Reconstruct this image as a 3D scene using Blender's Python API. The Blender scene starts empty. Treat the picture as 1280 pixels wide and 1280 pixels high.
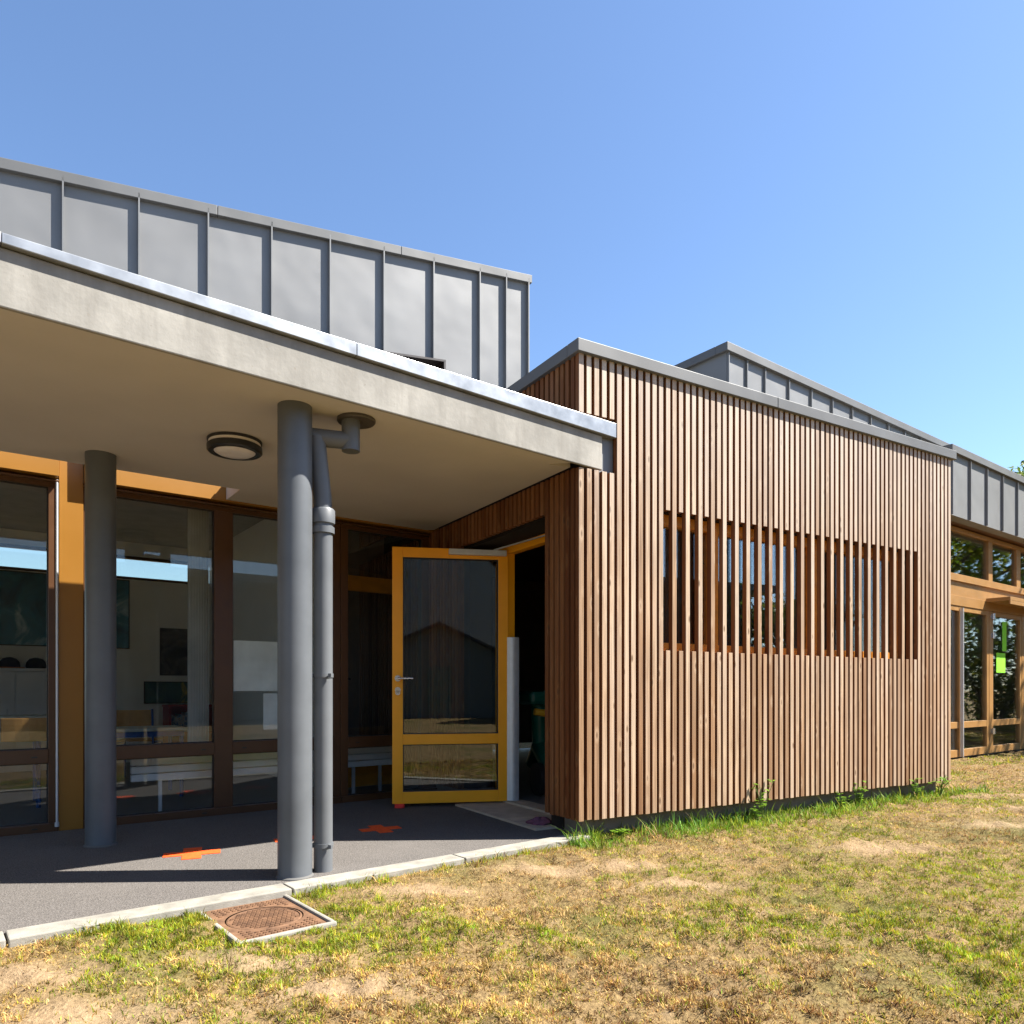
import bpy, math, random
import numpy as np
from mathutils import Vector, Matrix
R = math.radians
random.seed(7)
rng = np.random.default_rng(7)
sc = bpy.context.scene
COL = sc.collection

# ------------------------------------------------------------------ camera
ZC = 0.95
cam = bpy.data.cameras.new('camera'); camo = bpy.data.objects.new('camera', cam); COL.objects.link(camo)
camo.location = (0, 0, ZC); camo.rotation_euler = (R(90), 0, 0)
cam.sensor_width = 36; cam.lens = 36 * 910 / 1280; cam.shift_y = (863 - 640) / 1280
cam.clip_start = 0.05; cam.clip_end = 3000
sc.camera = camo

# ------------------------------------------------------------------ light
SUN_AZ, SUN_EL = R(2.5), R(51)          # azimuth measured from +X towards +Y
sd = Vector((math.cos(SUN_AZ) * math.cos(SUN_EL), math.sin(SUN_AZ) * math.cos(SUN_EL), math.sin(SUN_EL)))
sun = bpy.data.lights.new('sun', 'SUN'); suno = bpy.data.objects.new('sun', sun); COL.objects.link(suno)
sun.energy = 5.0; sun.angle = R(0.5); sun.color = (1.0, 0.95, 0.87)
suno.rotation_euler = sd.to_track_quat('Z', 'Y').to_euler(); suno.location = (20, 0, 30)
w = bpy.data.worlds.new('World'); sc.world = w; w.use_nodes = True
wn = w.node_tree
bg = wn.nodes['Background']
sky = wn.nodes.new('ShaderNodeTexSky'); sky.sky_type = 'NISHITA'; sky.sun_disc = False
sky.sun_elevation = SUN_EL; sky.sun_rotation = R(90) - SUN_AZ
sky.air_density = 1.0; sky.dust_density = 0.4; sky.ozone_density = 5.0; sky.altitude = 100
wn.links.new(sky.outputs[0], bg.inputs[0]); bg.inputs[1].default_value = 0.07
sc.view_settings.view_transform = 'Standard'; sc.view_settings.look = 'None'
sc.view_settings.exposure = 1.85; sc.view_settings.gamma = 1

# ------------------------------------------------------------------ helpers
OFF = {}
def tag(o, label=None, cat=None, group=None, kind=None):
    if label: o['label'] = label
    if cat: o['category'] = cat
    if group: o['group'] = group
    if kind: o['kind'] = kind
    return o
def thing(name, label, cat, loc=(0, 0, 0), rz=0, group=None, world=False):
    o = bpy.data.objects.new(name, None); COL.objects.link(o)
    o.location = loc; o.rotation_euler = (0, 0, rz); o.empty_display_size = .2
    OFF[o.name] = Vector(loc) if world else Vector((0, 0, 0))
    return tag(o, label, cat, group)
class Fr:
    """plan frame: s along t, d inward (behind the face), z up"""
    def __init__(f, x, y, tx, ty):
        l = math.hypot(tx, ty); f.o = (x, y); f.t = (tx / l, ty / l); f.i = (-ty / l, tx / l)
    def P(f, s, d, z): return (f.o[0] + f.t[0] * s + f.i[0] * d, f.o[1] + f.t[1] * s + f.i[1] * d, z)
ID = Fr(0, 0, 1, 0)
class MB:
    def __init__(m): m.v = []; m.f = []; m.tint = []; m.sm = []; m.mi = {}
    def add(m, vs, fs, tint=None, smooth=False):
        b = len(m.v); t = random.random() if tint is None else tint
        m.v += [tuple(v) for v in vs]; m.tint += [t] * len(vs)
        m.f += [tuple(b + i for i in q) for q in fs]; m.sm += [smooth] * len(fs); return m
    def box(m, fr, s0, s1, d0, d1, z0, z1, tint=None):
        c = [(s0, d0), (s1, d0), (s1, d1), (s0, d1)]
        vs = [fr.P(s, d, z0) for s, d in c] + [fr.P(s, d, z1) for s, d in c]
        return m.add(vs, [(3, 2, 1, 0), (4, 5, 6, 7), (0, 1, 5, 4), (1, 2, 6, 5), (2, 3, 7, 6), (3, 0, 4, 7)], tint)
    def prism(m, pts, z0, z1, tint=None):
        n = len(pts)
        z0 = z0 if hasattr(z0, '__len__') else [z0] * n; z1 = z1 if hasattr(z1, '__len__') else [z1] * n
        vs = [(p[0], p[1], z) for p, z in zip(pts, z0)] + [(p[0], p[1], z) for p, z in zip(pts, z1)]
        return m.add(vs, [tuple(range(n - 1, -1, -1)), tuple(range(n, 2 * n))] + [(i, (i + 1) % n, n + (i + 1) % n, n + i) for i in range(n)], tint)
    def bar(m, a, b, wx, wy, up=(0, 0, 1), tint=None):
        a, b = Vector(a), Vector(b); d = (b - a).normalized(); u = Vector(up)
        if abs(d.dot(u)) > .95: u = Vector((0, 1, 0))
        x = d.cross(u).normalized(); y = x.cross(d)
        o = [x * sx * wx / 2 + y * sy * wy / 2 for sx, sy in ((-1, -1), (1, -1), (1, 1), (-1, 1))]
        return m.add([a + q for q in o] + [b + q for q in o], [(3, 2, 1, 0), (4, 5, 6, 7), (0, 1, 5, 4), (1, 2, 6, 5), (2, 3, 7, 6), (3, 0, 4, 7)], tint)
    def tube(m, pts, r, n=16, cap=True, tint=None):
        pts = [Vector(p) for p in pts]; rs = r if hasattr(r, '__len__') else [r] * len(pts)
        vs = []; ref = None
        for k, p in enumerate(pts):
            d = (pts[min(k + 1, len(pts) - 1)] - pts[max(k - 1, 0)]).normalized()
            if ref is None: ref = Vector((1, 0, 0)) if abs(d.x) < .8 else Vector((0, 1, 0))
            x = (ref - d * ref.dot(d)).normalized(); y = d.cross(x); ref = x
            vs += [p + (x * math.cos(2 * math.pi * i / n) + y * math.sin(2 * math.pi * i / n)) * rs[k] for i in range(n)]
        fs = [(k * n + i, k * n + (i + 1) % n, (k + 1) * n + (i + 1) % n, (k + 1) * n + i) for k in range(len(pts) - 1) for i in range(n)]
        m.add(vs, fs, tint, True)
        if cap:
            b = len(m.v) - len(vs)
            m.f += [tuple(b + i for i in range(n - 1, -1, -1)), tuple(b + (len(pts) - 1) * n + i for i in range(n))]; m.sm += [False, False]
        return m
    def lathe(m, c, prof, n=32, tint=None):
        vs = [(c[0] + r * math.cos(2 * math.pi * i / n), c[1] + r * math.sin(2 * math.pi * i / n), c[2] + z) for r, z in prof for i in range(n)]
        fs = [(k * n + i, k * n + (i + 1) % n, (k + 1) * n + (i + 1) % n, (k + 1) * n + i) for k in range(len(prof) - 1) for i in range(n)]
        m.add(vs, fs, tint, True)
        b = len(m.v) - len(vs)
        m.f += [tuple(b + i for i in range(n - 1, -1, -1)), tuple(b + (len(prof) - 1) * n + i for i in range(n))]; m.sm += [False, False]
        return m
    def build(m, name, mat, parent=None, loc=None, bevel=0, off=None):
        o3 = Vector(off) if off is not None else (OFF.get(parent.name, Vector()) if parent else Vector(loc or (0, 0, 0)))
        me = bpy.data.meshes.new(name); me.from_pydata([tuple(Vector(v) - o3) for v in m.v], [], m.f)
        me.polygons.foreach_set('use_smooth', m.sm)
        a = me.attributes.new('tint', 'FLOAT', 'POINT'); a.data.foreach_set('value', m.tint)
        for q in (mat if isinstance(mat, (list, tuple)) else [mat]): me.materials.append(q)
        for fi, k in m.mi.items(): me.polygons[fi].material_index = k
        me.update()
        if any(m.sm): me.set_sharp_from_angle(angle=R(38))
        o = bpy.data.objects.new(name, me); COL.objects.link(o)
        if parent: o.parent = parent; OFF[o.name] = o3
        elif loc: o.location = loc; OFF[o.name] = o3
        if bevel:
            b = o.modifiers.new('edge', 'BEVEL'); b.width = bevel; b.segments = 2; b.limit_method = 'ANGLE'; b.angle_limit = R(40)
        return o
def npmesh(name, v, f, mat, parent=None, loc=(0, 0, 0), attrs=None):
    """v (n,3), f list of equal-length face index array"""
    me = bpy.data.meshes.new(name); k = f.shape[1]
    me.vertices.add(len(v)); me.vertices.foreach_set('co', v.astype(np.float32).ravel())
    me.loops.add(f.size); me.loops.foreach_set('vertex_index', f.astype(np.int32).ravel())
    me.polygons.add(len(f)); me.polygons.foreach_set('loop_start', np.arange(0, f.size, k, dtype=np.int32))
    me.polygons.foreach_set('loop_total', np.full(len(f), k, np.int32)) if False else None
    for nm, (typ, data) in (attrs or {}).items():
        a = me.attributes.new(nm, typ, 'POINT'); a.data.foreach_set('vector' if typ == 'FLOAT_VECTOR' else ('color' if typ == 'FLOAT_COLOR' else 'value'), data.astype(np.float32).ravel())
    me.update(calc_edges=True); me.validate()
    me.materials.append(mat)
    o = bpy.data.objects.new(name, me); COL.objects.link(o); o.location = loc
    if parent: o.parent = parent
    return o

# ------------------------------------------------------------------ materials
class NT:
    def __init__(s, name):
        s.m = bpy.data.materials.new(name); s.m.use_nodes = True; s.t = s.m.node_tree
        s.b = s.t.nodes['Principled BSDF']; s.out = s.t.nodes['Material Output']
    def n(s, typ, **kw):
        x = s.t.nodes.new('ShaderNode' + typ)
        for k, v in kw.items(): setattr(x, k, v)
        return x
    def l(s, a, b): s.t.links.new(a, b)
    def val(s, x, v):
        if hasattr(v, 'is_linked') or hasattr(v, 'links'): s.l(v, x)
        else: x.default_value = v
    def math(s, op, a, b=0.0, clamp=False):
        x = s.n('Math', operation=op, use_clamp=clamp); s.val(x.inputs[0], a); s.val(x.inputs[1], b); return x.outputs[0]
    def noise(s, scale, detail=4, rough=.55, vec=None, dist=0):
        x = s.n('TexNoise'); x.inputs['Scale'].default_value = scale; x.inputs['Detail'].default_value = detail
        x.inputs['Roughness'].default_value = rough; x.inputs['Distortion'].default_value = dist
        s.l(vec if vec is not None else s.co(), x.inputs['Vector']); return x.outputs['Fac']
    def co(s):
        if not hasattr(s, '_c'): s._c = s.n('TexCoord').outputs['Object']
        return s._c
    def mapv(s, scale, vec=None):
        x = s.n('Mapping'); x.inputs['Scale'].default_value = scale; s.l(vec if vec is not None else s.co(), x.inputs['Vector']); return x.outputs[0]
    def mix(s, f, a, b, typ='MIX'):
        x = s.n('Mix', data_type='RGBA', blend_type=typ); s.val(x.inputs[0], f)
        for i, c in ((6, a), (7, b)):
            if isinstance(c, tuple): x.inputs[i].default_value = c + (1,) if len(c) == 3 else c
            else: s.l(c, x.inputs[i])
        return x.outputs[2]
    def ramp(s, f, a, b):
        x = s.n('MapRange'); s.l(f, x.inputs[0]); x.inputs[1].default_value = a; x.inputs[2].default_value = b; x.clamp = True; return x.outputs[0]
    def tint(s): return s.n('Attribute', attribute_name='tint').outputs['Fac']
    def bump(s, h, strength=.3, dist=.01):
        x = s.n('Bump'); x.inputs['Strength'].default_value = strength; x.inputs['Distance'].default_value = dist
        s.l(h, x.inputs['Height']); s.l(x.outputs[0], s.b.inputs['Normal'])
    def set(s, col=None, rough=.5, metal=0, spec=.5):
        if col is not None:
            if isinstance(col, tuple): s.b.inputs['Base Color'].default_value = col + (1,)
            else: s.l(col, s.b.inputs['Base Color'])
        s.val(s.b.inputs['Roughness'], rough); s.b.inputs['Metallic'].default_value = metal
        s.b.inputs['Specular IOR Level'].default_value = spec; return s.m
def simple(name, col, rough=.5, metal=0, var=.12, scale=6, spec=.5, bump=0):
    m = NT(name); f = m.noise(scale, 5)
    c = m.mix(m.ramp(f, .3, .7), tuple(x * (1 - var) for x in col), tuple(min(1, x * (1 + var)) for x in col))
    if bump: m.bump(m.noise(scale * 12, 4), bump, .004)
    return m.set(c, m.math('ADD', m.math('MULTIPLY', f, .15), rough - .075), metal, spec)

def wood_mat(name, dark, light, silver=.45):
    m = NT(name); t = m.tint()
    off = m.n('CombineXYZ'); m.l(m.math('MULTIPLY', t, 37.0), off.inputs[0]); m.l(m.math('MULTIPLY', t, 91.0), off.inputs[2])
    va = m.n('VectorMath', operation='ADD'); m.l(m.co(), va.inputs[0]); m.l(off.outputs[0], va.inputs[1]); v = va.outputs[0]
    grain = m.noise(1.0, 6, .6, m.mapv((110, 110, 2.2), v), .6)
    broad = m.noise(1.0, 3, .5, m.mapv((9, 9, .9), v))
    c = m.mix(m.ramp(grain, .3, .72), dark, light)
    c = m.mix(m.math('MULTIPLY', m.ramp(broad, .35, .7), silver), c, (.47, .405, .345))          # silvered areas
    c = m.mix(m.math('MULTIPLY', m.ramp(t, .35, 1), .95), c, m.mix(1.0, c, (.58, .45, .33), 'MULTIPLY'))
    t2 = m.math('FRACT', m.math('MULTIPLY', t, 7.31)); c = m.mix(m.math('MULTIPLY', m.ramp(t2, .6, 1), .6), c, m.mix(1.0, c, (.86, .87, .88), 'MULTIPLY'))
    slow = m.noise(1.0, 2, .5, m.mapv((3, 3, .5), v))
    c = m.mix(m.math('MULTIPLY', m.ramp(slow, .45, .70), .75), c, m.mix(1.0, c, (.70, .54, .40), 'MULTIPLY'))
    vo = m.n('TexVoronoi'); vo.inputs['Scale'].default_value = 1; m.l(m.mapv((15, 15, 5.0), v), vo.inputs['Vector'])
    halo = m.ramp(vo.outputs['Distance'], .34, .18); c = m.mix(m.math('MULTIPLY', halo, .35), c, (.56, .43, .30) if silver > .3 else (.27, .13, .05))
    k = m.ramp(vo.outputs['Distance'], .17, .07)
    c = m.mix(m.math('MULTIPLY', k, .75), c, (.09, .045, .022))
    if silver > .3:      # paler and greyer towards the top, browner towards the bottom
        zz = m.n('SeparateXYZ'); m.l(m.co(), zz.inputs[0])
        wz = m.math('ADD', zz.outputs[2], m.math('MULTIPLY', m.math('SUBTRACT', slow, .5), 2.4))
        c = m.mix(m.math('MULTIPLY', m.ramp(wz, 2.0, .3), .7), c, m.mix(1.0, c, (.90, .80, .69), 'MULTIPLY'))
        c = m.mix(m.math('MULTIPLY', m.ramp(wz, 1.9, 3.2), .45), c, (.50, .45, .40))
    m.bump(grain, .25, .002)
    return m.set(c, .72, 0, .25)
WOODLIT = wood_mat('weathered sunlit larch face', (.23, .152, .092), (.68, .52, .365), .6)  # front faces: real silvering plus a sunlit tone put into the colour
WOODSHADE = wood_mat('shade-toned larch', (.145, .052, .016), (.265, .112, .038), .05)  # darker copy for slat sides and side face, paints shade into the gaps
MEMBRANE = simple('dark wall membrane', (.012, .008, .006), .9)
def zinc_mat(name, col, rough=.42):
    m = NT(name); f = m.noise(1.5, 2, .45); g = m.noise(7, 3)
    c = m.mix(m.ramp(f, .3, .7), tuple(x * .90 for x in col), tuple(x * 1.08 for x in col))
    m.bump(f, .42, .05)
    return m.set(c, m.math('ADD', m.math('MULTIPLY', g, .15), rough - .07), .15, .3)
ZINC = zinc_mat('anthracite zinc', (.185, .187, .188), .5)
ZINCCAP = zinc_mat('zinc coping', (.125, .127, .128), .55)
GALV = simple('galvanised flashing', (.30, .315, .33), .36, .5, .2, 9)
def concrete_mat():
    m = NT('board concrete'); f = m.noise(3, 6, .65); g = m.noise(28, 4)
    c = m.mix(m.ramp(f, .3, .7), (.20, .192, .172), (.325, .310, .278))
    c = m.mix(m.math('MULTIPLY', m.ramp(m.noise(1, 5, .6, m.mapv((11, 11, 1.6))), .45, .72), .8), c, (.20, .188, .165))
    c = m.mix(m.ramp(m.noise(45, 2), .70, .76), c, (.22, .20, .17))
    m.bump(m.math('ADD', g, f), .25, .006); return m.set(c, .85, 0, .2)
CONCRETE = concrete_mat()
SOFFIT = simple('painted soffit', (.52, .475, .415), .8, 0, .05, 2, .2)
STEEL = simple('grey painted steel', (.098, .106, .115), .42, 0, .14, 4, .4)
PVC = simple('grey pipe', (.110, .117, .124), .45, 0, .12, 4, .4)
BRONZE = simple('brown lacquered aluminium', (.078, .031, .009), .42, 0, .1, 8)
OCHRE = simple('ochre lacquered sheet', (.27, .118, .010), .45, 0, .05, 3)
ORANGE = simple('orange lacquered door frame', (.90, .37, .004), .4, 0, .05, 5)
AMBERWOOD = simple('amber stained window wood', (.72, .27, .022), .5, 0, .2, 14)
TANFRAME = simple('tan lacquered frame', (.29, .15, .045), .45, 0, .1, 6)
ALU = simple('brushed aluminium', (.55, .57, .60), .45, .4, .06, 20)
CHROME = simple('polished steel', (.65, .65, .67), .22, .9, .05, 20)
BLACK = simple('black plastic', (.02, .02, .02), .4)
WHITE = simple('white lacquer', (.72, .74, .75), .4, 0, .05, 6)
INTWALL = simple('interior wall paint', (.76, .77, .74), .8, 0, .05, 2)
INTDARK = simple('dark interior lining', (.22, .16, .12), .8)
FLOORIN = simple('grey linoleum', (.16, .15, .14), .45)
DIFFUSER = simple('opal lamp lens', (.72, .68, .66), .35)
RED = simple('red rubber', (.75, .03, .02), .55)
PAPER = simple('white paper sheet', (.72, .76, .74), .8)
PAINTX = simple('orange road paint', (.80, .085, .006), .75, 0, .2, 40)
def glass_mat(name, tint=(.96, .97, .965), gain=.85, add=.0):
    m = NT(name); tr = m.n('BsdfTransparent'); tr.inputs[0].default_value = tint + (1,)
    gl = m.n('BsdfGlossy'); gl.inputs['Roughness'].default_value = .004; gl.inputs[0].default_value = (.93, .96, .97, 1)
    fr = m.n('Fresnel'); fr.inputs[0].default_value = 1.52
    f = m.math('ADD', m.math('MULTIPLY', fr.outputs[0], gain), add, True)
    mx = m.n('MixShader'); m.l(f, mx.inputs[0]); m.l(tr.outputs[0], mx.inputs[1]); m.l(gl.outputs[0], mx.inputs[2])
    m.l(mx.outputs[0], m.out.inputs[0]); return m.m
GLASS = glass_mat('window glass')
GLASSD = glass_mat('door glass', (.84, .87, .86), 1.15, .01)
GLASSF = glass_mat('greenish clerestory glass', (.93, .93, .86), .85)
def asphalt_mat():
    m = NT('asphalt'); a = m.noise(160, 2); b = m.noise(2.2, 5, .6)
    vo = m.n('TexVoronoi'); vo.inputs['Scale'].default_value = 150; m.l(m.co(), vo.inputs['Vector'])
    c = m.mix(m.ramp(a, .35, .68), (.050, .045, .041), (.155, .141, .129))
    c = m.mix(m.math('MULTIPLY', m.ramp(b, .45, .75), .35), c, (.135, .122, .112))
    c = m.mix(m.ramp(m.noise(60, 2), .72, .76), c, (.19, .178, .16))
    m.bump(vo.outputs['Distance'], .5, .004); return m.set(c, .85, 0, .3)
ASPHALT = asphalt_mat()
KERB = simple('kerb concrete', (.235, .22, .188), .85, 0, .22, 12, .2, .3)
def soil_mat():
    m = NT('dry lawn soil'); f = m.noise(1.6, 6, .65); g = m.noise(60, 4, .7); h = m.noise(9, 4)
    c = m.mix(m.ramp(g, .3, .7), (.075, .047, .022), (.26, .180, .082))
    c = m.mix(m.math('MULTIPLY', m.ramp(m.noise(.9, 5, .6), .50, .64), .75), c, m.mix(m.ramp(g, .3, .7), (.03, .036, .008), (.12, .12, .03)))
    c = m.mix(m.math('MULTIPLY', m.ramp(h, .60, .72), .5), c, (.21, .15, .09))
    c = m.mix(m.math('MULTIPLY', m.tint(), .8), c, m.mix(m.ramp(g, .3, .7), (.20, .135, .075), (.33, .235, .145)))
    m.bump(m.math('ADD', g, h), .7, .02); return m.set(c, .95, 0, .1)
SOIL = soil_mat()
def attr_leaf(name, rough=.6, transl=.35):
    m = NT(name); a = m.n('Attribute', attribute_name='col').outputs['Color']
    m.set(a, rough, 0, .3)
    tl = m.n('BsdfTranslucent'); m.l(a, tl.inputs[0])
    mx = m.n('MixShader'); mx.inputs[0].default_value = transl
    m.l(m.b.outputs[0], mx.inputs[1]); m.l(tl.outputs[0], mx.inputs[2]); m.l(mx.outputs[0], m.out.inputs[0]); return m.m
BLADE = attr_leaf('grass blade'); LEAF = attr_leaf('leaf', .45, .5)
BARK = simple('bark', (.11, .08, .055), .9, 0, .3, 14, .2, .5)

# plan frames taken from the building itself (metres)
T = Fr(.443, 4.80, .862, .506)       # timber annex front
FA = Fr(.43, 4.77, .777, .629)       # canopy fascia
G = Fr(-3.20, 4.55, .8, .6)          # inner edge of the canopy / classroom facade
ZF = Fr(.18, 8.22, .855, .518)       # upper zinc wall of the classroom wing
GROUND = -.03

# ------------------------------------------------------------------ numpy noise
def vnoise(x, y, seed=0):
    xi = np.floor(x).astype(np.int64); yi = np.floor(y).astype(np.int64); fx = x - xi; fy = y - yi
    fx = fx * fx * (3 - 2 * fx); fy = fy * fy * (3 - 2 * fy)
    def h(a, b):
        n = (a * 374761393 + b * 668265263 + seed * 1442695041) & 0x7fffffff
        n = ((n ^ (n >> 13)) * 1274126177) & 0x7fffffff
        return ((n ^ (n >> 16)) & 0xffff) / 65535.0
    return (h(xi, yi) * (1 - fx) + h(xi + 1, yi) * fx) * (1 - fy) + (h(xi, yi + 1) * (1 - fx) + h(xi + 1, yi + 1) * fx) * fy
def fbm(x, y, seed=0, o=4):
    r = 0; a = .5; t = 0
    for k in range(o): r = r + a * vnoise(x * 2 ** k, y * 2 ** k, seed + k); t += a; a *= .55
    return r / t
def sstep(x, a, b):
    t = np.clip((x - a) / (b - a), 0, 1); return t * t * (3 - 2 * t)
def fr_sd(fr, x, y):
    dx, dy = x - fr.o[0], y - fr.o[1]
    return dx * fr.t[0] + dy * fr.t[1], dx * fr.i[0] + dy * fr.i[1]

# ------------------------------------------------------------------ ground
KIN, KOUT = .136, .0            # kerb: from KIN behind the fascia plane to KOUT
HW = Fr(6.16, 10.10, .8, .6)    # glazed wing
def built_depth(x, y):
    """positive inside paved / built footprint: distance past the kerb outer edge or under the cladding"""
    s, d = fr_sd(FA, x, y); st, dt = fr_sd(T, x, y)
    a = d - (KOUT + .02)
    b = np.minimum(dt - .09, 4.38 - st)
    b = np.where(st < -.05, -9, b)
    a = np.where(st > .12, -9, a)
    return np.maximum(a, b)
def ground_z(x, y):
    z = -.050 + .030 * (fbm(x * .9, y * .9, 3) - .5) + .030 * (fbm(x * 4, y * 4, 11, 3) - .5) + .055 * (fbm(x * 16, y * 16, 13, 2) - .5) + .05 * (fbm(x * 2.3, y * 2.3, 17, 2) - .5)
    st, dt = fr_sd(T, x, y)
    z = z - .05 * sstep(3.4 - y, 0, 1.6) + .03 * sstep(y, 7, 10)
    z = z + .05 * np.exp(-((st - 4.2) / 1.3) ** 2 - ((dt + 1.0) / .7) ** 2)     # low hump by the annex end
    b = built_depth(x, y)
    return np.where(b > -.25, -.052 + (z + .052) * np.clip(-b / .25, 0, 1), z)
def axis(a, b, step, far):
    c = list(np.arange(a, b, step)); s = step; lo = [a]; hi = [c[-1]]
    while lo[-1] > -far: s *= 1.35; lo.append(lo[-1] - s)
    s = step
    while hi[-1] < far: s *= 1.35; hi.append(hi[-1] + s)
    return np.array(sorted(lo[1:]) + c + hi[1:])
gx = axis(-4, 10, .035, 900); gy = axis(1.2, 12, .035, 900)
X, Y = np.meshgrid(gx, gy)
Z = ground_z(X, Y); _lx, _ly = X + 1.09, Y - 3.21; _c, _s = math.cos(R(39.5)), math.sin(R(39.5))
Z = np.where((np.abs(_lx * _c + _ly * _s) < .19) & (np.abs(-_lx * _s + _ly * _c) < .26), -.13, Z); Z = np.where(built_depth(X, Y) > .02, -.30, Z)
nx, ny = len(gx), len(gy)
idx = np.arange(nx * ny).reshape(ny, nx)
F = np.stack([idx[:-1, :-1], idx[:-1, 1:], idx[1:, 1:], idx[1:, :-1]], -1).reshape(-1, 4)
BARE = ((.15, 4.05, .30, .10), (.62, 4.12, .28, .09), (-1.75, 2.62, .30, .12), (3.55, 5.3, .35, .12), (2.35, 4.6, .35, .14), (-1.35, 2.30, .35, .13), (4.2, 5.9, .4, .12), (4.6, 6.6, .5, .12), (-.6, 2.5, .25, .12), (-.45, 3.62, .30, .10), (-.95, 2.72, .30, .10), (-2.0, 2.62, .2, .07), (.9, 3.75, .3, .08))
def bare_mask(x, y):
    b = 0
    wob = .6 * (fbm(x * 5, y * 5, 201) - .5); wob2 = .6 * (fbm(x * 5, y * 5, 211) - .5)
    for cx, cy, rx, ry in BARE: b = np.maximum(b, np.exp(-((x - cx) / rx + wob) ** 2 - ((y - cy) / ry + wob2) ** 2))
    return b
lawn = npmesh('lawn', np.stack([X, Y, Z], -1).reshape(-1, 3), F, SOIL, attrs={'tint': ('FLOAT', bare_mask(X, Y))})
lawn.data.polygons.foreach_set('use_smooth', np.ones(len(F), bool))
tag(lawn, kind='structure')

def fp(f, d): p = FA.P(f, d, 0); return p[:2]
def gp(s, d): p = G.P(s, d, 0); return p[:2]
def tp(s, d): p = T.P(s, d, 0); return p[:2]
m = MB(); m.prism([fp(-9, KIN + .002), fp(.10, KIN + .002), tp(.09, .12), tp(.09, 2.6), gp(3.4, .40), gp(-9, .40)], -.28, GROUND)
tag(m.build('asphalt_path', ASPHALT), kind='structure')
m = MB()
joints = [-9, -8, -7, -6, -5, -4.08, -3.08, -1.93, -.9, .13]
for a, b in zip(joints[:-1], joints[1:]):
    m.box(FA, a + .004, b - .004, KOUT, KIN, -.26, -.018)
tag(m.build('kerb', KERB, bevel=.006), kind='structure')

# ------------------------------------------------------------------ timber annex
ann = thing('timber_annex', 'low flat-roofed annex clad in vertical timber slats with a slatted window strip', 'building', T.P(0, 0, 0), world=True)
PITCH, SW, SD = .0632, .0400, .042
ZB, ZT = .085, 3.185
m = MB()
def slat(fr, s0, z0, z1, d0=0, d1=SD):
    j = random.uniform(-.0018, .0018); e = random.uniform(-.004, .004)
    t = random.random(); s0 += j
    m.mi[len(m.f) + 2] = 1  # front face takes the lit tone, the sides keep the painted shade tone
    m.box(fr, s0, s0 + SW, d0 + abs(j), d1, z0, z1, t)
for i in range(70):
    s = i * PITCH; jb = random.uniform(-.004, .003)
    if i < 5: slat(T, s, ZB + jb, 2.425); slat(T, s, 2.79, ZT)
    elif 12 <= i <= 60 and i % 2 == 0: slat(T, s, ZB + jb, 1.235); slat(T, s, 2.235, ZT)
    else: slat(T, s, ZB + jb, ZT)
# side face slats (run inward along the side): frame with s = depth, d = along the front
SIDE = Fr(T.o[0], T.o[1], T.i[0], T.i[1])      # its inward dir points to -t, so use negative depth
def side_slat(d0, z0, z1):
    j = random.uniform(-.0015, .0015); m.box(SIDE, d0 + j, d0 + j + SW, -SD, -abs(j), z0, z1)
i = 0
dd = SD + .018
while dd < 6.5:
    jb = random.uniform(-.004, .003)
    if dd < .43 or dd > 1.73: side_slat(dd, ZB + jb, 2.435)
    else: side_slat(dd, 2.20, 2.435)
    side_slat(dd, 2.63, ZT)
    dd += PITCH
m.build('slat_cladding', [WOODSHADE, WOODLIT], ann, bevel=.002)
W0, W1, WZ0, WZ1 = .70, 3.84, 1.225, 2.245
L = 4.42
m = MB()    # wall shell behind the slats
m.box(T, .075, W0, .078, .30, .09, 3.10); m.box(T, W1, L - .07, .078, .30, .09, 3.10)
m.box(T, W0, W1, .078, .30, .09, WZ0); m.box(T, W0, W1, .078, .30, WZ1, 3.10)
m.box(T, .075, .30, .30, .445, -.02, 3.10); m.box(T, .075, .30, 1.725, 6.5, .09, 3.10); m.box(T, .075, .30, .445, 1.725, 2.205, 3.10)
m.box(T, L - .30, L - .07, .30, 6.5, .0901, 3.10); m.box(T, .30, L - .30, 6.3, 6.5, .09, 3.10)
m.build('wall', MEMBRANE, ann)
m = MB(); m.box(T, L - .068, L - .002, .06, 6.5, .085, 3.18); m.build('side_board', WOODSHADE, ann)
m = MB(); m.box(T, .09, L - .10, .10, .42, -.28, .086); m.box(T, .09, .33, 1.76, 6.45, -.28, .086); m.box(T, L - .4, L - .10, .421, 6.45, -.28, .086); m.build('plinth', simple('plinth concrete', (.16, .135, .11), .9, 0, .2, 8), ann)
m = MB(); m.box(T, .06, L - .06, .06, 6.5, 3.10, 3.20); m.build('roof', ZINC, ann)
m = MB()
for a, b in ((-.028, 1.90), (1.904, L + .028)): m.box(T, a, b, -.028, .10, 3.178, 3.262)
m.box(T, -.028, .10, .102, 6.55, 3.178, 3.262); m.box(T, L - .10, L + .028, .102, 6.55, 3.178, 3.262); m.box(T, .102, L - .102, 6.45, 6.55, 3.178, 3.262)
m.build('coping', ZINCCAP, ann, bevel=.004)
# corner flashing where the canopy end cuts through the slats
m = MB(); m.box(T, .06, .315, .046, .074, 2.43, 2.79); m.build('flashing', ZINC, ann)
# interior lining
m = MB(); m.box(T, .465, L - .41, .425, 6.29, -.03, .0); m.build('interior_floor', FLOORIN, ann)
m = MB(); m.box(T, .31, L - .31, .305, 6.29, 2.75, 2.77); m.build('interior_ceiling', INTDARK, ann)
m = MB(); m.box(T, .31, L - .31, 6.2, 6.28, .1, 2.74); m.box(T, L - .36, L - .31, .32, 6.19, .1, 2.74); m.build('interior_wall', INTDARK, ann)
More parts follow.
